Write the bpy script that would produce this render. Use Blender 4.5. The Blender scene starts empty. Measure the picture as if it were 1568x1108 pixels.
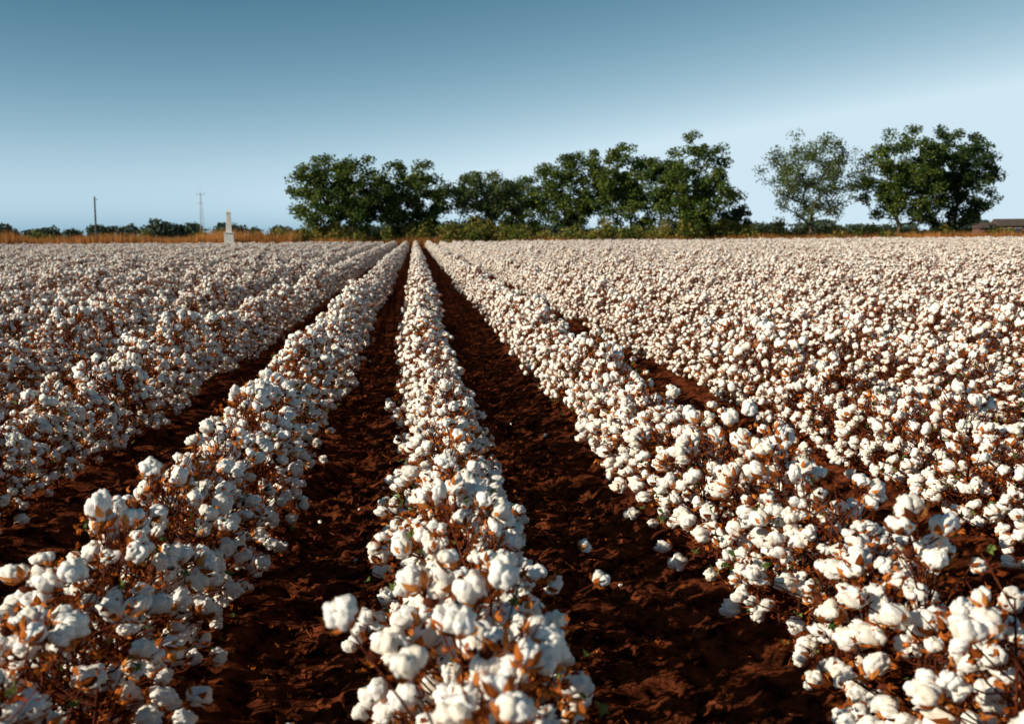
import bpy, bmesh, math, numpy as np
from mathutils import Vector, Matrix, Quaternion, noise
R = math.radians
scene = bpy.context.scene
rng = np.random.default_rng(7)

# ------------------------------------------------------------------ helpers
def link(ob):
    scene.collection.objects.link(ob); return ob

def make_mesh(name, V, F, M=None, mats=(), smooth=None):
    V = np.asarray(V, dtype=np.float32); F = np.asarray(F, dtype=np.int32)
    me = bpy.data.meshes.new(name)
    me.vertices.add(len(V)); me.vertices.foreach_set("co", V.ravel())
    me.loops.add(F.size); me.loops.foreach_set("vertex_index", F.ravel())
    me.polygons.add(len(F))
    me.polygons.foreach_set("loop_start", np.arange(0, F.size, F.shape[1], dtype=np.int32))
    if M is not None: me.polygons.foreach_set("material_index", np.asarray(M, dtype=np.int32))
    if smooth is not None: me.polygons.foreach_set("use_smooth", np.asarray(smooth, dtype=bool))
    for m in mats: me.materials.append(m)
    me.update(calc_edges=True)
    return me

class Build:
    def __init__(s): s.V=[]; s.F=[]; s.M=[]; s.S=[]; s.n=0
    def add(s, V, F, mat=0, smooth=False):
        V=np.asarray(V,float).reshape(-1,3); F=np.asarray(F,int).reshape(-1,3)
        s.V.append(V); s.F.append(F+s.n); s.M.append(np.full(len(F),mat)); s.S.append(np.full(len(F),smooth)); s.n+=len(V)
    def inst(s, tv, tf, pos, rot, scl, mat=0, smooth=False):
        n=len(pos)
        if n==0: return
        scl=np.asarray(scl,float)
        if scl.ndim==1: scl=np.repeat(scl[:,None],3,1)
        P=np.einsum('nij,nvj->nvi',rot,tv[None]*scl[:,None,:])+pos[:,None,:]
        F=(tf[None]+(np.arange(n)*len(tv))[:,None,None]).reshape(-1,3)
        s.add(P.reshape(-1,3),F,mat,smooth)
    def tubes(s,p0,p1,r0,r1,mat=0,k=4):
        p0=np.asarray(p0,float);p1=np.asarray(p1,float)
        n=len(p0)
        if n==0:return
        r0=np.broadcast_to(r0,(n,));r1=np.broadcast_to(r1,(n,))
        d=p1-p0; d/=np.linalg.norm(d,axis=1,keepdims=True)+1e-9
        up=np.tile([0.31,0.17,0.93],(n,1)); up[np.abs(d[:,2])>.9]=[1,0,0.1]
        a=np.cross(d,up); a/=np.linalg.norm(a,axis=1,keepdims=True); b=np.cross(d,a)
        th=np.arange(k)*2*np.pi/k
        ring=np.cos(th)[None,:,None]*a[:,None]+np.sin(th)[None,:,None]*b[:,None]
        A=p0[:,None]+ring*r0[:,None,None]; B=p1[:,None]+ring*r1[:,None,None]
        P=np.concatenate([A,B],1)
        f=[]
        for i in range(k):
            j=(i+1)%k; f+= [[i,j,k+j],[i,k+j,k+i]]
        f=np.array(f)
        F=(f[None]+(np.arange(n)*2*k)[:,None,None]).reshape(-1,3)
        s.add(P.reshape(-1,3),F,mat,True)
    def mesh(s,name,mats):
        return make_mesh(name,np.concatenate(s.V),np.concatenate(s.F),np.concatenate(s.M),mats,np.concatenate(s.S))

def frames(z, rg):
    z=z/np.linalg.norm(z,axis=1,keepdims=True); n=len(z)
    t=rg.normal(size=(n,3)); x=np.cross(t,z); x/=np.linalg.norm(x,axis=1,keepdims=True); y=np.cross(z,x)
    return np.stack([x,y,z],axis=2)

def ico(sub):
    bm=bmesh.new(); bmesh.ops.create_icosphere(bm,subdivisions=sub,radius=1.0)
    V=np.array([v.co[:] for v in bm.verts]); F=np.array([[v.index for v in f.verts] for f in bm.faces]); bm.free()
    return V,F
ICO={i:ico(i) for i in (1,2,3)}

def vnoise(x,y,scale,seed):
    r=np.random.default_rng(seed); N=256; T=r.random((N,N))
    u=x/scale; v=y/scale; i=np.floor(u).astype(int); j=np.floor(v).astype(int)
    fu=u-i; fv=v-j; fu=fu*fu*(3-2*fu); fv=fv*fv*(3-2*fv)
    a=T[i%N,j%N];b=T[(i+1)%N,j%N];c=T[i%N,(j+1)%N];d=T[(i+1)%N,(j+1)%N]
    return (a*(1-fu)+b*fu)*(1-fv)+(c*(1-fu)+d*fu)*fv-0.5

# ------------------------------------------------------------------ materials
def mat(name):
    m=bpy.data.materials.new(name); m.use_nodes=True; nt=m.node_tree
    for n in list(nt.nodes): nt.nodes.remove(n)
    return m,nt,nt.nodes,nt.links

def leafy(name, cols, rough=0.7, transl=0.25, noise_scale=None, bump=None, spec=0.2):
    m,nt,N,L=mat(name)
    out=N.new('ShaderNodeOutputMaterial')
    if spec>0:
        p=N.new('ShaderNodeBsdfPrincipled'); p.inputs['Roughness'].default_value=rough; p.inputs['Specular IOR Level'].default_value=spec; ci='Base Color'
    else:
        p=N.new('ShaderNodeBsdfDiffuse'); ci='Color'
    geo=N.new('ShaderNodeNewGeometry'); ramp=N.new('ShaderNodeValToRGB')
    e=ramp.color_ramp.elements
    while len(e)<len(cols): e.new(0.5)
    for i,c in enumerate(cols):
        e[i].position=i/(len(cols)-1); e[i].color=(*c,1)
    if noise_scale:
        tc=N.new('ShaderNodeTexCoord'); nz=N.new('ShaderNodeTexNoise'); nz.inputs['Scale'].default_value=noise_scale; nz.inputs['Detail'].default_value=2
        L.new(tc.outputs['Object'],nz.inputs['Vector'])
        mx=N.new('ShaderNodeMath'); mx.operation='MULTIPLY_ADD'; mx.inputs[1].default_value=1.6; mx.inputs[2].default_value=-0.8
        L.new(nz.outputs['Fac'],mx.inputs[0])
        ad=N.new('ShaderNodeMath'); ad.operation='ADD'; ad.use_clamp=True
        L.new(mx.outputs[0],ad.inputs[0]); L.new(geo.outputs['Random Per Island'],ad.inputs[1]); L.new(ad.outputs[0],ramp.inputs['Fac'])
    else: L.new(geo.outputs['Random Per Island'],ramp.inputs['Fac'])
    L.new(ramp.outputs['Color'],p.inputs[ci])
    if bump:
        tc2=N.new('ShaderNodeTexCoord'); n2=N.new('ShaderNodeTexNoise'); n2.inputs['Scale'].default_value=bump[0]; n2.inputs['Detail'].default_value=3
        L.new(tc2.outputs['Object'],n2.inputs['Vector']); b=N.new('ShaderNodeBump'); b.inputs['Strength'].default_value=bump[1]; b.inputs['Distance'].default_value=bump[2]
        L.new(n2.outputs['Fac'],b.inputs['Height']); L.new(b.outputs['Normal'],p.inputs['Normal'])
    if transl>0:
        t=N.new('ShaderNodeBsdfTranslucent'); L.new(ramp.outputs['Color'],t.inputs['Color'])
        mix=N.new('ShaderNodeMixShader'); mix.inputs[0].default_value=transl
        L.new(p.outputs[0],mix.inputs[1]); L.new(t.outputs[0],mix.inputs[2]); L.new(mix.outputs[0],out.inputs['Surface'])
    else: L.new(p.outputs[0],out.inputs['Surface'])
    return m

CC=[(0.88,0.80,0.68),(0.92,0.88,0.81),(0.92,0.90,0.87),(0.93,0.91,0.88)]
M_COT=leafy('cotton_lint',CC,0.95,0,None,(260,0.7,0.005),0.0)
M_COTF=leafy('cotton_lint_fine',CC,0.95,0,None,None,0.0)
M_BURR=leafy('cotton_burr',[(0.10,0.025,0.008),(0.46,0.12,0.020),(0.72,0.28,0.07)],0.7,0.15,spec=0)
M_STEM=leafy('cotton_stem',[(0.05,0.014,0.008),(0.15,0.04,0.022)],0.8,0,spec=0)
M_DRY=leafy('dry_leaf',[(0.05,0.012,0.005),(0.30,0.062,0.012),(0.70,0.22,0.045)],0.75,0.3,spec=0)
M_GRN=leafy('green_leaf',[(0.05,0.09,0.02),(0.20,0.25,0.06)],0.6,0.3)
COTM=[M_COT,M_BURR,M_STEM,M_DRY,M_GRN]; COTF=[M_COTF,M_BURR,M_STEM,M_DRY,M_GRN]

# ------------------------------------------------------------------ cotton templates
def boll(seed,sub):
    rg=np.random.default_rng(seed); b=Build(); V0,F0=ICO[sub]
    n=int(rg.integers(4,6)); a0=rg.random()*6.28
    for k in range(n+1):
        if k<n:
            a=a0+k*2*math.pi/n+rg.normal()*0.15
            c=np.array([math.cos(a)*0.44,math.sin(a)*0.44,rg.uniform(-0.16,0.2)]); sc=np.array([0.56,0.50,0.66])*rg.uniform(0.82,1.15)
        else:
            a=0; c=np.array([rg.normal()*.12,rg.normal()*.12,0.30]); sc=np.array([0.5,0.5,0.45])
        V=V0*sc; ca,sa=math.cos(a),math.sin(a)
        t=0.45 if k<n else 0
        Ry=np.array([[math.cos(t),0,math.sin(t)],[0,1,0],[-math.sin(t),0,math.cos(t)]])
        Rz=np.array([[ca,-sa,0],[sa,ca,0],[0,0,1]])
        V=V@(Rz@Ry).T
        off=rg.random(3)*50
        d=[]
        for v in V:
            q=Vector(v+off); d.append(1+0.36*noise.noise(q*2.6)+0.22*noise.noise(q*7.0)+0.13*noise.noise(q*15))
        V=V*np.array(d)[:,None]+c
        b.add(V,F0,0,True)
    return np.concatenate(b.V),np.concatenate(b.F)
BOLL={s:[boll(10+i,s) for i in range(7)] for s in (2,3)}
def burr():
    V=[];F=[]
    for k in range(5):
        a=k*2*math.pi/5+0.2; c,s=math.cos(a),math.sin(a)
        def P(r,w,z): return [r*c-w*s,r*s+w*c,z]
        o=len(V)
        V+= [P(0.05,0,-0.75),P(0.75,0.34,-0.5),P(0.75,-0.34,-0.5),P(0.8,0,-0.68),P(1.35,0,0.12),P(1.15,.2,-.2),P(1.15,-.2,-.2)]
        F+= [[o,o+1,o+3],[o,o+3,o+2],[o+1,o+5,o+3],[o+3,o+6,o+2],[o+5,o+4,o+3],[o+3,o+4,o+6]]
    return np.array(V),np.array(F)
BURR=burr()
# unopened boll: a small brown pointed egg inside its carpels
def closed_boll():
    V,F=ICO[2]; V=V.copy(); z=V[:,2]; k=1-0.35*np.clip(z,0,1)**1.5
    V=V*np.stack([k*.62,k*.62,np.full(len(z),.85)],1); V*= (1+0.07*np.cos(5*np.arctan2(V[:,1],V[:,0])))[:,None]
    return V,F
CB=closed_boll()
def leaf(seed):
    """shrivelled, curled leaf"""
    rg=np.random.default_rng(seed); V=[[0,0,0]]
    rr=np.array([0.35,0.8,0.5,1.0,0.5,0.85,0.45,0.9,0.5])*rg.uniform(.6,1.2,9)
    n=len(rr); curl=rg.uniform(.8,1.7)
    for i,r in enumerate(rr):
        a=2*math.pi*i/n+rg.normal()*.12; x=r*math.cos(a); y=r*math.sin(a)
        V.append([math.sin(x*curl*1.4)/curl/1.2,y*.65,curl*.9*x*x+0.6*r*rg.uniform(-1,1)])
    F=[[0,i+1,(i+1)%n+1] for i in range(n)]
    return np.array(V),np.array(F)
LEAF=[leaf(i) for i in range(4)]

def prof(t):
    return np.interp(t,[0,0.12,0.3,0.5,0.7,0.85,0.95,1.05],[0.42,0.72,0.97,1.0,0.86,0.64,0.42,0.18])

def clump(seed,sub,name,nb,mats):
    rg=np.random.default_rng(seed); b=Build(); npl=7
    for i in range(npl):
        x=rg.normal()*0.035; y=-0.5+(i+0.5)/npl+rg.normal()*0.03
        h=rg.uniform(0.58,0.84); sp=rg.uniform(0.24,0.33)
        lean=rg.normal(size=2)*0.05
        zs=np.array([0,.25,.5,.75,1.0])*h*0.95
        st=np.stack([x+lean[0]*(zs/h)**1.5,y+lean[1]*(zs/h)**1.5,zs],1)
        b.tubes(st[:-1],st[1:],np.linspace(.009,.004,4),np.linspace(.0075,.0025,4),2,5)
        m=int(nb*rg.uniform(0.65,1.25))
        t=rg.beta(1.35,1.0,m)*0.95+0.08
        side=rg.integers(0,2,m)*np.pi
        phi=side+rg.uniform(-1.35,1.35,m); top=t>0.8; phi[top]=rg.uniform(0,6.28,top.sum())
        g=rg.integers(0,m,m//2); q_=rg.permutation(m)[:m//2]; t[q_]=np.clip(t[g]+rg.normal(size=m//2)*.05,.06,1.04); phi[q_]=phi[g]+rg.normal(size=m//2)*.16
        lump=1+0.18*np.sin(phi*3+rg.random()*6)*np.sin(t*7+rg.random()*6)
        r=sp*prof(t)*lump*rg.uniform(0.66,1.08,m)
        pos=np.stack([x+r*np.cos(phi),y+r*np.sin(phi)*0.75,h*t+rg.normal(size=m)*0.015],1)
        pos[:,2]=np.maximum(pos[:,2],0.07)
        d=np.stack([np.cos(phi)*(1.15-t*.5),np.sin(phi)*0.8,0.2+t*0.8],1)+rg.normal(size=(m,3))*0.45
        rot=frames(d,rg); s=rg.uniform(0.026,0.042,m)
        which=rg.integers(0,7,m)
        closed=rg.random(m)<0.10
        s[closed]*=.62
        for w in range(7):
            k=(which==w)&~closed
            sc=s[k][:,None]*np.stack([rg.uniform(.8,1.15,k.sum()),rg.uniform(.8,1.1,k.sum()),rg.uniform(.75,1.5,k.sum())],1)
            b.inst(*BOLL[sub][w],pos[k],rot[k],sc,0,True)
        b.inst(*CB,pos[closed],rot[closed],s[closed],2,True)
        bs=s[:,None]*np.stack([rg.uniform(.85,1.2,m),rg.uniform(.75,1.15,m),rg.uniform(.8,1.5,m)],1)
        b.inst(*BURR,pos,rot,bs,1,False)
        base=pos-rot[:,:,2]*(s*0.7)[:,None]
        za=np.clip(pos[:,2]-rg.uniform(.05,.2,m),0.05,h*.93)
        A=np.stack([x+lean[0]*(za/h)**1.5,y+lean[1]*(za/h)**1.5,za],1)
        mid=(A+base)/2; mid[:,2]-=0.015; mid+=rg.normal(size=mid.shape)*0.01
        b.tubes(A,mid,.0038,.0032,2,3); b.tubes(mid,base,.0032,.0024,2,3)
        q=9; tt=rg.uniform(.4,1.0,q); ph=rg.uniform(0,6.28,q)
        p0=np.stack([x+0*tt,y+0*tt,h*tt*.85],1); p1=p0+np.stack([np.cos(ph)*.28*(1.25-tt),np.sin(ph)*.2,rg.uniform(.08,.22,q)],1)
        b.tubes(p0,p1,.0035,.0016,2,3)
        for w in range(4):
            n=25; t=rg.beta(1.6,1.0,n)*1.0; ph=rg.uniform(0,6.28,n); r=sp*prof(t)*rg.uniform(.35,1.06,n)
            p=np.stack([x+r*np.cos(ph),y+r*np.sin(ph)*.8,np.maximum(h*t,.04)],1)
            b.inst(*LEAF[w],p,frames(rg.normal(size=(n,3))+[0,0,.3],rg),rg.uniform(.010,.027,n),3,False)
        n=int(rg.integers(1,9))
        t=rg.uniform(.1,.98,n); ph=rg.uniform(0,6.28,n); r=sp*prof(t)*rg.uniform(.9,1.1,n)
        p=np.stack([x+r*np.cos(ph),y+r*np.sin(ph)*.8,h*t],1)
        b.inst(*LEAF[seed%4],p,frames(rg.normal(size=(n,3))+[0,0,.8],rg),rg.uniform(.020,.040,n),4,False)
    return bpy.data.objects.new(name,b.mesh(name,mats))

SP=1.45
OFF={-3:-4.05,-2:-2.50,-1:-1.05,0:0.13,1:1.60,2:3.26,3:4.80}
def rowx(k):
    if k in OFF: return OFF[k]
    return OFF[3]+(k-3)*SP if k>3 else OFF[-3]+(k+3)*SP
ROWS=np.array([rowx(k) for k in range(-58,74)])
MIDS=(ROWS[1:]+ROWS[:-1])/2
NEARM=MIDS[(MIDS>-6)&(MIDS<6)]
def row_wobble(k,y): return 0.04*math.sin(y*0.31+k*1.9)+0.03*math.sin(y*1.1+k*4.1)
colN=bpy.data.collections.new('cotton_clumps_near'); colF=bpy.data.collections.new('cotton_clumps_far')
for i in range(8): colN.objects.link(clump(100+i,3,'clump_near_%d'%i,29,COTM))
for i in range(8): colF.objects.link(clump(200+i,2,'clump_far_%d'%i,30,COTF))

def instancer(name,coll,pts,rotz,scl,idx):
    me=bpy.data.meshes.new(name); me.vertices.add(len(pts)); me.vertices.foreach_set('co',np.asarray(pts,np.float32).ravel())
    a=me.attributes.new('rot','FLOAT_VECTOR','POINT'); rv=np.zeros((len(pts),3),np.float32); rv[:,2]=rotz; a.data.foreach_set('vector',rv.ravel())
    a=me.attributes.new('scl','FLOAT_VECTOR','POINT'); a.data.foreach_set('vector',np.asarray(scl,np.float32).ravel())
    a=me.attributes.new('idx','INT','POINT'); a.data.foreach_set('value',np.asarray(idx,np.int32))
    me.update()
    ob=link(bpy.data.objects.new(name,me))
    ng=bpy.data.node_groups.new(name+'_nodes','GeometryNodeTree')
    ng.interface.new_socket('Geometry',in_out='INPUT',socket_type='NodeSocketGeometry'); ng.interface.new_socket('Geometry',in_out='OUTPUT',socket_type='NodeSocketGeometry')
    N=ng.nodes; L=ng.links
    gi=N.new('NodeGroupInput'); go=N.new('NodeGroupOutput'); ip=N.new('GeometryNodeInstanceOnPoints'); ci=N.new('GeometryNodeCollectionInfo')
    ci.inputs['Collection'].default_value=coll; ci.inputs['Separate Children'].default_value=True; ci.inputs['Reset Children'].default_value=True
    ip.inputs['Pick Instance'].default_value=True
    def attr(n,t):
        q=N.new('GeometryNodeInputNamedAttribute'); q.data_type=t; q.inputs['Name'].default_value=n; return q.outputs['Attribute']
    L.new(gi.outputs[0],ip.inputs['Points']); L.new(ci.outputs[0],ip.inputs['Instance'])
    L.new(attr('idx','INT'),ip.inputs['Instance Index'])
    e=N.new('FunctionNodeEulerToRotation'); L.new(attr('rot','FLOAT_VECTOR'),e.inputs[0]); L.new(e.outputs[0],ip.inputs['Rotation'])
    L.new(attr('scl','FLOAT_VECTOR'),ip.inputs['Scale']); L.new(ip.outputs[0],go.inputs[0])
    md=ob.modifiers.new('scatter','NODES'); md.node_group=ng
    return ob

FIELD_END=127.0
near=[];far=[]
for k in range(-52,70):
    X=rowx(k)
    y0 = max(-2.5, (abs(X)-5)/ (0.50 if X<0 else 0.70))
    y=y0+ (k*0.37)%1.0
    while y<FIELD_END+ (0.8*math.sin(k*.7)):
        p=(X+row_wobble(k,y), y, 0.04, k)
        (near if (y<8 and abs(X)<7) else far).append(p); y+=0.97
for nm,lst,coll in (('cotton_row_plants',near,colN),('cotton_field_plants',far,colF)):
    A=np.array(lst); n=len(A)
    ang=rng.integers(0,2,n)*np.pi+rng.normal(size=n)*0.05
    hs=1.0+0.26*vnoise(A[:,0]*3,A[:,1],2.2,5)+0.07*rng.normal(size=n)
    hs=np.clip(hs,.8,1.18)*0.96
    wid=rng.uniform(.94,1.12,n)*(1+0.12*np.clip((np.abs(A[:,0])-5)/5,0,1))*(1+0.15*np.clip((6-A[:,1])/3,0,1))
    sc=np.stack([wid,np.full(n,1.03),hs],1)
    instancer(nm,coll,A[:,:3],ang,sc,rng.integers(0,8,n))
print('clumps',len(near),len(far))

def stray():
    b=Build(); rg=np.random.default_rng(3)
    items=[((-0.17,2.05,1.03),0.038,(0.08,2.2,0.5)),((-0.28,1.98,0.80),0.026,(0.04,2.1,0.4)),((0.62,3.35,0.62),0.034,(0.26,3.3,0.4)),
           ((-0.22,3.4,0.45),0.030,(0.02,3.4,0.3)),((-0.03,1.95,0.96),0.038,(0.08,2.05,0.55)),((0.08,2.1,0.98),0.036,(0.10,2.15,0.55)),((0.66,3.9,0.56),0.03,(0.26,3.8,0.4)),
           ((-0.02,1.8,0.86),0.036,(0.10,1.9,0.45)),((0.18,1.85,0.90),0.038,(0.14,1.9,0.5)),((0.46,1.95,0.72),0.034,(0.22,1.95,0.4))]
    for i,(p,s,r) in enumerate(items):
        p=np.array([p]);r=np.array([r]); d=(p-r)+[[0,0,.1]]
        rot=frames(d,rg); b.inst(*BOLL[3][i%6],p,rot,np.array([s]),0,True); b.inst(*BURR,p,rot,np.array([s*1.05]),1)
        base=p-rot[:,:,2]*s*.7; mid=(r+base)/2+[[0,0,.03]]
        b.tubes(r,mid,.004,.0032,2,5); b.tubes(mid,base,.0032,.0025,2,5)
    link(bpy.data.objects.new('stray_cotton_branches',b.mesh('stray_cotton_branches',COTM)))
stray()

# ------------------------------------------------------------------ ground
def axis(lo,hi,step,far,g=1.12):
    a=list(np.arange(lo,hi,step)); s=step; v=a[-1]
    while v<far: s*=g; v+=s; a.append(v)
    b=[]; s=step; v=lo
    while v>-far: s*=g; v-=s; b.append(v)
    return np.array(b[::-1]+a)
gx=axis(-4.0,5.0,0.022,3500,1.09); gy=axis(0.3,9.0,0.024,4000,1.09)
GX,GY=np.meshgrid(gx,gy,indexing='ij')
fade=np.clip((12-np.abs(GX))/6,0,1)*np.clip((60-GY)/30,0,1)
def hgt(x,y):
    x=np.asarray(x,float); i=np.clip(np.searchsorted(ROWS,x),1,len(ROWS)-1); a=ROWS[i-1]; b=ROWS[i]
    ph=np.clip((x-a)/(b-a),0,1)
    z=0.06*np.cos(2*np.pi*ph)
    return z+0.07*vnoise(x,y,0.22,1)+0.065*vnoise(x,y,0.09,2)+0.035*vnoise(x,y,0.045,3)
GZ=hgt(GX,GY)*fade
V=np.stack([GX,GY,GZ],-1).reshape(-1,3); nx,ny=GX.shape
I=np.arange(nx*ny).reshape(nx,ny)
Q=np.stack([I[:-1,:-1],I[1:,:-1],I[1:,1:],I[:-1,1:]],-1).reshape(-1,4)
m,nt,N,L=mat('red_soil')
out=N.new('ShaderNodeOutputMaterial'); p=N.new('ShaderNodeBsdfDiffuse')
geo=N.new('ShaderNodeNewGeometry'); sep=N.new('ShaderNodeSeparateXYZ'); L.new(geo.outputs['Position'],sep.inputs[0])
n1=N.new('ShaderNodeTexNoise'); n1.inputs['Scale'].default_value=9; n1.inputs['Detail'].default_value=8; n1.inputs['Roughness'].default_value=0.7; L.new(geo.outputs['Position'],n1.inputs['Vector'])
r1=N.new('ShaderNodeValToRGB'); r1.color_ramp.elements[0].position=0.38; r1.color_ramp.elements[0].color=(0.014,0.0042,0.003,1); r1.color_ramp.elements[1].position=0.72; r1.color_ramp.elements[1].color=(0.24,0.062,0.024,1)
L.new(n1.outputs['Fac'],r1.inputs['Fac'])
n2=N.new('ShaderNodeTexNoise'); n2.inputs['Scale'].default_value=0.06; n2.inputs['Detail'].default_value=6; L.new(geo.outputs['Position'],n2.inputs['Vector'])
r2=N.new('ShaderNodeValToRGB'); r2.color_ramp.elements[0].position=.35; r2.color_ramp.elements[0].color=(0.12,0.09,0.035,1); r2.color_ramp.elements[1].position=.65; r2.color_ramp.elements[1].color=(0.30,0.15,0.06,1)
L.new(n2.outputs['Fac'],r2.inputs['Fac'])
mr=N.new('ShaderNodeMapRange'); mr.inputs['From Min'].default_value=126; mr.inputs['From Max'].default_value=130; L.new(sep.outputs['Y'],mr.inputs['Value'])
mx=N.new('ShaderNodeMix'); mx.data_type='RGBA'; L.new(mr.outputs[0],mx.inputs[0]); L.new(r1.outputs[0],mx.inputs[6]); L.new(r2.outputs[0],mx.inputs[7]); L.new(mx.outputs[2],p.inputs['Color'])
nb=N.new('ShaderNodeTexNoise'); nb.inputs['Scale'].default_value=60; nb.inputs['Detail'].default_value=6; L.new(geo.outputs['Position'],nb.inputs['Vector'])
bp=N.new('ShaderNodeBump'); bp.inputs['Strength'].default_value=0.8; bp.inputs['Distance'].default_value=0.012; L.new(nb.outputs['Fac'],bp.inputs['Height']); L.new(bp.outputs[0],p.inputs['Normal'])
L.new(p.outputs[0],out.inputs[0]); M_SOIL=m
link(bpy.data.objects.new('ground',make_mesh('ground',V,Q,None,[M_SOIL],np.ones(len(Q),bool))))

M_CLOD=leafy('soil_clod',[(0.02,0.006,0.004),(0.20,0.052,0.022)],0.95,0,spec=0)
def furrow(n,s,pw,L_):
    return rng.choice(NEARM,n)+rng.normal(size=n)*s, 0.4+rng.random(n)**pw*L_
b=Build(); 
cl=[]
for s in range(4):
    V0,F0=ICO[2]; o=Vector((s*9,3,1)); d=np.array([1+.7*noise.noise(Vector(v)*1.6+o)+.3*noise.noise(Vector(v)*4+o) for v in V0]); cl.append((V0*d[:,None]*[1,.85,.65],F0))
n=13000
cx,cy=furrow(n,.25,1.5,16)
cz=hgt(cx,cy); w=rng.integers(0,4,n); s=rng.gamma(2.0,0.0065,n)+0.004
for i in range(4):
    k=w==i; b.inst(*cl[i],np.stack([cx,cy,cz],1)[k],frames(rng.normal(size=(k.sum(),3))*.4+[0,0,1],rng),s[k],0,False)
link(bpy.data.objects.new('soil_clods',b.mesh('soil_clods',[M_CLOD])))
b=Build(); n=11000
cx,cy=furrow(n,.28,1.4,20); cz=hgt(cx,cy)+.008
w=rng.integers(0,4,n); P=np.stack([cx,cy,cz],1)
for i in range(4):
    k=w==i; b.inst(*LEAF[i],P[k],frames(rng.normal(size=(k.sum(),3))*.5+[0,0,1],rng),rng.uniform(.008,.028,k.sum()),1)
n=90
cx,cy=furrow(n,.25,1,15); P=np.stack([cx,cy,hgt(cx,cy)+.012],1)
b.inst(*BOLL[2][0],P,frames(rng.normal(size=(n,3)),rng),rng.uniform(.005,.020,n),0,True)
n=3000
cx,cy=furrow(n,.25,1,15); P=np.stack([cx,cy,hgt(cx,cy)+.01],1)
a=rng.uniform(0,6.28,n); l=rng.uniform(.02,.11,n); b.tubes(P,P+np.stack([np.cos(a)*l,np.sin(a)*l,rng.uniform(-.005,.03,n)],1),.0022,.0015,1,3)
link(bpy.data.objects.new('plant_litter',b.mesh('plant_litter',[M_COT,M_DRY,M_STEM])))

# ------------------------------------------------------------------ trees
M_BARK=leafy('bark',[(0.07,0.05,0.035),(0.12,0.09,0.065)],0.9,0,None,(6,.6,.05))
M_LEAFA=leafy('tree_leaves',[(0.018,0.042,0.010),(0.060,0.115,0.020),(0.20,0.24,0.045)],0.6,0.35,0.35)
M_LEAFB=leafy('tree_leaves_pale',[(0.035,0.065,0.025),(0.09,0.14,0.045),(0.20,0.24,0.08)],0.6,0.35,0.35)
M_LEAFD=leafy('tree_leaves_dark',[(0.012,0.028,0.010),(0.035,0.075,0.018),(0.10,0.14,0.03)],0.6,0.3,0.35)
M_BUSH=leafy('shrub_leaves',[(0.04,0.080,0.015),(0.15,0.18,0.035),(0.38,0.26,0.06)],0.7,0.3,0.2)
QV=np.array([[-1,-.45,0],[0,-.6,.15],[1,0,0],[0,.6,.15],[-.9,.4,0]],float); QF=np.array([[0,1,2],[0,2,3],[0,3,4]])
def tree(name,x,y,H,W,seed,leafmat,ncl=110,nl=110,base=0.22,sig=0.6,leafs=(.10,.22),depth=0.8,trunks=1):
    rg=np.random.default_rng(seed); b=Build()
    cz=H*(base+1)/2; rz=H*(1-base)/2
    nodes=[];par=[]
    for tk in range(trunks):
        ox=(tk-(trunks-1)/2)*0.8; prev=-1
        for i,z in enumerate(np.linspace(0,H*0.17,4)):
            nodes.append(np.array([ox*(1+.25*i)+rg.normal()*.08,rg.normal()*.08,z-0.1*(i==0)])); par.append(prev); prev=len(nodes)-1
    C=[]
    off=rg.random(3)*40
    while len(C)<ncl:
        d=rg.normal(size=3); d/=np.linalg.norm(d)
        r=rg.random()**0.40
        lump=1.07+0.32*noise.noise(Vector(d*1.9+off))+0.35*noise.noise(Vector(d*4+off))
        q=np.array([d[0]*(W/2-sig*.5),d[1]*(W/2-sig*.5)*depth,d[2]*(rz-sig*.4)])*r*min(lump,1.13)
        if d[2]<0: q[0]*=1-0.15*abs(d[2])
        q[2]+=cz
        if q[2]<H*base*0.9: continue
        C.append(q)
    C=np.array(C); top=np.array([0,0,H*.17]); order=np.argsort(np.linalg.norm((C-top)*[1,1,.8],axis=1))
    for i in order:
        c=C[i]; A=np.array(nodes)
        dd=np.linalg.norm(A-c,axis=1)+ 0.35*np.maximum(0,A[:,2]-c[2]+0.5)*2+0.10*np.linalg.norm(A-top,axis=1)
        dd[A[:,2]<H*.1]+=5
        j=int(np.argmin(dd)); dist=np.linalg.norm(A[j]-c); k=max(1,int(dist/1.1)); prev=j
        for s in range(1,k+1):
            t=s/k; q=A[j]*(1-t)+c*t; q=q+np.array([0,0,-0.22*dist*math.sin(math.pi*t)*.5])+(rg.normal(size=3)*.12 if s<k else 0)
            nodes.append(q); par.append(prev); prev=len(nodes)-1
    nodes=np.array(nodes); par=np.array(par); cnt=np.ones(len(nodes))
    for i in range(len(nodes)-1,-1,-1):
        if par[i]>=0: cnt[par[i]]+=cnt[i]
    rad=0.018*cnt**0.5+0.008
    k=par>=0; b.tubes(nodes[par[k]],nodes[k],np.minimum(rad[par[k]],rad[k]*1.35),rad[k],0,6)
    for c in C:
        n=int(nl*rg.uniform(.5,1.4)); sg=sig*rg.uniform(.75,1.25)
        u=rg.normal(size=(n,3)); u/=np.linalg.norm(u,axis=1,keepdims=True); u*=(rg.random((n,1))**.5)*1.75
        P=c+u*[sg,sg,sg*.75]
        P[:,2]=np.maximum(P[:,2],.2)
        b.inst(QV,QF,P,frames(rg.normal(size=(n,3))+[0,0,.5],rg),rg.uniform(*leafs,n),1)
    ob=bpy.data.objects.new(name,b.mesh(name,[M_BARK,leafmat])); ob.location=(x,y,0); link(ob)
T='elm_tree'
tree(T,-9.6,135,12.4,13.8,1,M_LEAFA,175,125,.10,.62)
tree(T,-0.8,138,11.2,11.6,2,M_LEAFA,130,125,.10,.58,trunks=2)
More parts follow.
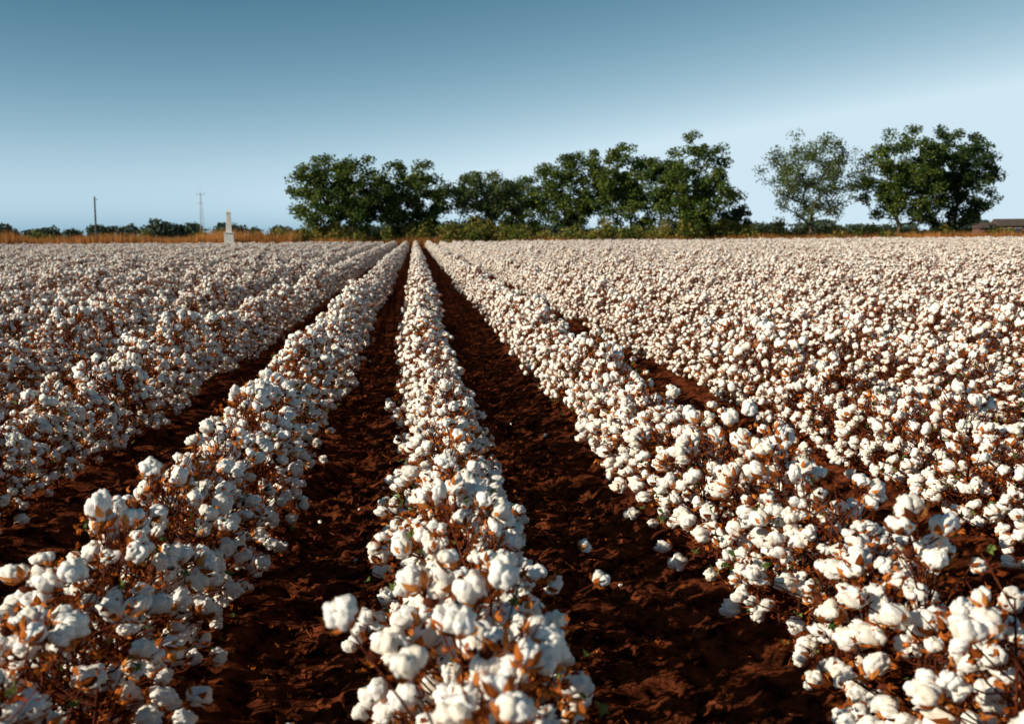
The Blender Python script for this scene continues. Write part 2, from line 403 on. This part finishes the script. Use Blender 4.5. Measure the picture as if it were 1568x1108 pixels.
tree(T,9.0,142,10.9,12.2,3,M_LEAFB,140,105,.13,.6,trunks=2)
tree(T,16.4,156,10.0,10.5,4,M_LEAFA,95,95,.08,.6)
tree(T,21.7,140,12.6,12.6,5,M_LEAFA,150,115,.13,.6,trunks=2)
tree(T,28.9,137,13.6,13.0,6,M_LEAFA,170,120,.13,.6,trunks=2)
tree(T,37.2,132,14.0,12.0,7,M_LEAFA,175,125,.08,.6)
tree(T,45.2,140,5.4,6.0,8,M_LEAFB,50,80,.08,.45)
tree(T,53.7,134,15.0,14.8,9,M_LEAFB,170,80,.18,.65,(.09,.18))
tree(T,65.8,133,15.4,12.4,10,M_LEAFA,165,118,.10,.62)
tree(T,76.0,137,15.8,12.0,11,M_LEAFD,175,135,.06,.65)

def mass(name,spots,matl,leafs,n,seed):
    rg=np.random.default_rng(seed); b=Build()
    for (x,y,w,h) in spots:
        k=int(n*w*h)
        u=rg.normal(size=(k,3)); u/=np.linalg.norm(u,axis=1,keepdims=True); u*=rg.random((k,1))**.35
        l=np.array([1+.5*noise.noise(Vector(q)*2+Vector((x,y,0))) for q in u])[:,None]
        P=u*l*[w/2,w/2.5,h*.5]+[x,y,h*.5]; P[:,2]=np.maximum(P[:,2],0.05)
        b.inst(QV,QF,P,frames(rg.normal(size=(k,3))+[0,0,.4],rg),rg.uniform(*leafs,k),0)
    link(bpy.data.objects.new(name,b.mesh(name,[matl])))
spots=[]
for x in np.arange(-17,47,0.9): spots.append((x+rng.normal()*.5,rng.uniform(129,136),rng.uniform(1.5,4.0),rng.uniform(1.6,2.9)+1.0*(rng.random()<.25)))
for x in np.arange(47,90,1.3): spots.append((x+rng.normal()*.5,rng.uniform(130,141),rng.uniform(1.5,3.2),rng.uniform(1.6,2.7)))
for x in np.arange(-70,-17,2.2): spots.append((x+rng.normal()*1.5,rng.uniform(138,150),rng.uniform(1.5,3.5),rng.uniform(1.3,2.8)))
mass('undergrowth',spots,M_BUSH,(.08,.2),60,21)
M_DIST=leafy('distant_leaves_hazed',[(0.05,0.08,0.06),(0.09,0.12,0.08)],0.8,0,0.02)  # grey-green: distance haze is painted into the leaf colour
spots=[]
for x in np.arange(-520,760,6.0):
    spots.append((x+rng.normal()*3,rng.uniform(600,700),rng.uniform(9,17),max(4.4,6.6+2.5*vnoise(np.array([x]),np.array([0.]),60,9)[0]*2+rng.normal()*0.8)))
for x,h,w in ((-232,9,12),(-147,11,14),(-140,9,12),(-258,8,9),(-180,7.5,12)): spots.append((x,600,w,h))
mass('distant_tree_line',spots,M_DIST,(.5,1.1),5,22)
M_GRASS=leafy('dry_grass',[(0.18,0.08,0.025),(0.50,0.20,0.05),(0.62,0.32,0.11)],0.8,0.3,0.15)
b=Build(); n=80000
x=rng.uniform(-85,110,n); y=rng.uniform(128.3,137,n); h=rng.uniform(.7,1.5,n)*(1+.9*vnoise(x,y,5,12)); h*=np.where(x<-14,1.45,0.9)
w=rng.uniform(.03,.07,n); a=rng.uniform(0,6.28,n); ln=rng.normal(size=(n,2))*.15
p0=np.stack([x-w*np.cos(a),y-w*np.sin(a),0*x],1);p1=np.stack([x+w*np.cos(a),y+w*np.sin(a),0*x],1);p2=np.stack([x+ln[:,0],y+ln[:,1],h],1)
b.add(np.stack([p0,p1,p2],1).reshape(-1,3),np.arange(3*n).reshape(-1,3),0)
link(bpy.data.objects.new('dry_grass_strip',b.mesh('dry_grass_strip',[M_GRASS])))

# ------------------------------------------------------------------ structures
def simple(name,col,rough=.8,ns=3.0,var=.25):
    m,nt,N,L=mat(name); out=N.new('ShaderNodeOutputMaterial'); p=N.new('ShaderNodeBsdfPrincipled'); p.inputs['Roughness'].default_value=rough
    tc=N.new('ShaderNodeTexCoord'); nz=N.new('ShaderNodeTexNoise'); nz.inputs['Scale'].default_value=ns; nz.inputs['Detail'].default_value=6; L.new(tc.outputs['Object'],nz.inputs['Vector'])
    r=N.new('ShaderNodeValToRGB'); r.color_ramp.elements[0].position=.3;r.color_ramp.elements[1].position=.7
    r.color_ramp.elements[0].color=(*[c*(1-var) for c in col],1); r.color_ramp.elements[1].color=(*[min(1,c*(1+var)) for c in col],1)
    L.new(nz.outputs['Fac'],r.inputs['Fac']); L.new(r.outputs[0],p.inputs['Base Color']); L.new(p.outputs[0],out.inputs[0]); return m
def part(name,parent,prims,matl,bevel=0):
    bm=bmesh.new()
    for q in prims:
        if q[0]=='box':
            _,c,s,*t=q; t=t[0] if t else 1
            r=bmesh.ops.create_cube(bm,size=1)
            for v in r['verts']:
                k=t if v.co.z>0 else 1
                v.co=Vector((v.co.x*s[0]*k+c[0],v.co.y*s[1]*k+c[1],v.co.z*s[2]+c[2]))
        elif q[0]=='cyl':
            _,a,e,r0,r1=q; a=Vector(a);e=Vector(e);d=e-a
            r=bmesh.ops.create_cone(bm,cap_ends=True,segments=10,radius1=r0,radius2=r1,depth=d.length)
            M=Matrix.Translation((a+e)/2)@d.to_track_quat('Z','Y').to_matrix().to_4x4(); bmesh.ops.transform(bm,matrix=M,verts=r['verts'])
        elif q[0]=='prism':
            _,x0,x1,y0,y1,z0,z1=q; ym=(y0+y1)/2
            vs=[bm.verts.new(v) for v in ((x0,y0,z0),(x0,y1,z0),(x0,ym,z1),(x1,y0,z0),(x1,y1,z0),(x1,ym,z1))]
            for f in ((0,2,1),(3,4,5),(0,3,5,2),(1,2,5,4),(0,1,4,3)): bm.faces.new([vs[i] for i in f])
    bmesh.ops.recalc_face_normals(bm,faces=bm.faces)
    me=bpy.data.meshes.new(name); bm.to_mesh(me); bm.free(); me.materials.append(matl)
    ob=bpy.data.objects.new(name,me); link(ob); ob.parent=parent
    if bevel:
        md=ob.modifiers.new('bevel','BEVEL'); md.width=bevel; md.segments=2
    return ob
def empty(name,loc,rz=0):
    e=bpy.data.objects.new(name,None); e.location=loc; e.rotation_euler=(0,0,rz); link(e); return e
M_WOOD=simple('weathered_wood',(.10,.075,.06)); M_WHITE=simple('white_plaster',(.74,.71,.66),.8,2,.12); M_STEEL=simple('galvanised_steel',(.35,.36,.38),.5)
M_BRICK=simple('brick',(.15,.07,.05),.9,12,.35); M_ROOF=simple('roof_shingles',(.09,.065,.055),.8,2,.3); M_GLASS=simple('window_glass',(.03,.04,.05),.1); M_TRIM=simple('trim_paint',(.6,.57,.5))

e=empty('utility_pole',(-39.6,131,0),.2)
part('pole',e,[('cyl',(0,0,0),(.08,0,6.6),.14,.09)],M_WOOD)
part('pole_cap',e,[('cyl',(.08,0,6.6),(.08,0,6.7),.10,.04)],M_STEEL)
part('insulator_pin',e,[('cyl',(.07,0,6.1),(.33,0,6.25),.03,.02),('cyl',(.33,0,6.2),(.33,0,6.4),.05,.04)],M_STEEL)

e=empty('white_monument',(-22.8,128.0,0),.15)
part('plinth',e,[('box',(0,0,.35),(1.5,1.5,.7)),('box',(0,0,1.35),(1.2,1.2,1.3),.9),('box',(0,0,2.06),(1.25,1.25,.12))],M_WHITE,.03)
part('shaft',e,[('box',(0,0,3.27),(.72,.72,2.3),.70)],M_WHITE,.02)
part('cap',e,[('box',(0,0,4.49),(.6,.6,.14)),('box',(0,0,4.73),(.44,.44,.34),.15)],M_WHITE,.01)

e=empty('lattice_radio_mast',(-85.5,420,0),.3)
H=18.5;pr=[]
def leg(k,z): 
    a=k*2*math.pi/3; r=1.0*(1-z/H)+.22; return (r*math.cos(a),r*math.sin(a),z)
zs=np.linspace(0,H,15)
for i in range(14):
    for k in range(3):
        pr.append(('cyl',leg(k,zs[i]),leg(k,zs[i+1]),.06,.06)); pr.append(('cyl',leg(k,zs[i]),leg((k+1)%3,zs[i+1]),.035,.035)); pr.append(('cyl',leg(k,zs[i+1]),leg((k+1)%3,zs[i+1]),.03,.03))
part('lattice',e,pr,M_STEEL)
part('antennas',e,[('cyl',(0,0,H),(0,0,H+2.5),.05,.03),('cyl',(-1.5,0,H-.5),(1.5,0,H-.5),.05,.05),('cyl',(-1.2,0,H-4),(1.2,0,H-4),.05,.05),('cyl',(1.5,0,H-1),(1.5,0,H+.6),.05,.05),('cyl',(-1.5,0,H-1),(-1.5,0,H+.6),.05,.05)],M_STEEL)

e=empty('brick_farmhouse',(126,200,0),-.25)
part('walls',e,[('box',(0,0,1.25),(11,7,2.5))],M_BRICK)
part('roof',e,[('prism',-6,6,-4.1,4.1,2.52,4.0)],M_ROOF)
part('chimney',e,[('box',(2,0.5,3.9),(.8,.8,1.2))],M_BRICK,.02)
part('wing',e,[('box',(-7.5,-.5,1.05),(4,5,2.1)),],M_BRICK)
part('wing_roof',e,[('prism',-9.8,-6.05,-3.4,2.4,2.12,3.2)],M_ROOF)
part('door',e,[('box',(0,-3.53,1.05),(1.0,.08,2.1))],M_TRIM)
part('windows',e,[('box',(x,-3.52,1.5),(1.2,.06,1.1)) for x in (-4,-2.2,2.2,4)],M_GLASS)
part('window_frames',e,[('box',(x,-3.54,z),(1.5,.1,.12)) for x in (-4,-2.2,2.2,4) for z in (.88,2.12)],M_TRIM)

# ------------------------------------------------------------------ light, sky
el=R(25); az=R(-112)
sd=Vector((math.sin(az)*math.cos(el),math.cos(az)*math.cos(el),math.sin(el)))
sun=bpy.data.lights.new('sun','SUN'); sun.energy=5.0; sun.angle=R(0.5); sun.color=(1.0,0.88,0.69)
so=bpy.data.objects.new('sun',sun); so.rotation_euler=sd.to_track_quat('Z','Y').to_euler(); link(so)
w=bpy.data.worlds.new('World'); scene.world=w; w.use_nodes=True; N=w.node_tree.nodes; L=w.node_tree.links
bg=N['Background']; sky=N.new('ShaderNodeTexSky'); sky.sky_type='NISHITA'; sky.sun_disc=False; sky.sun_elevation=el; sky.sun_rotation=az%(2*math.pi)
sky.air_density=1.0; sky.dust_density=0.4; sky.ozone_density=2.0; sky.altitude=300
# film-like grade of the physical sky: deep clear blue overhead, pale blue at the horizon
sp=N.new('ShaderNodeSeparateColor'); L.new(sky.outputs[0],sp.inputs[0])
def M_(op,a,bv):
    q=N.new('ShaderNodeMath'); q.operation=op; L.new(a,q.inputs[0]); q.inputs[1].default_value=bv; return q.outputs[0]
g=M_('MINIMUM',M_('MULTIPLY',sp.outputs[1],1/5.95),1.0)
cb=N.new('ShaderNodeCombineColor')
for i,(a,ex) in enumerate(((6.3,2.9),(8.0,1.95),(9.0,1.55))):
    L.new(M_('MULTIPLY',M_('POWER',g,ex),a),cb.inputs[i])
L.new(cb.outputs[0],bg.inputs['Color']); bg.inputs['Strength'].default_value=0.10

scene.view_settings.view_transform='Standard'; scene.view_settings.look='None'; scene.view_settings.exposure=0

# ------------------------------------------------------------------ camera
cam=bpy.data.cameras.new('camera'); cam.sensor_width=36; cam.lens=35.4; cam.clip_start=.05; cam.clip_end=9000
cam.dof.use_dof=True; cam.dof.focus_distance=6.5; cam.dof.aperture_fstop=3.2
co=bpy.data.objects.new('camera',cam); link(co)
co.matrix_world=Matrix.Translation((0,0,1.82))@Matrix.Rotation(R(-5.42),4,'Z')@Matrix.Rotation(R(90-7.3),4,'X')@Matrix.Rotation(R(-0.4),4,'Z')
scene.camera=co
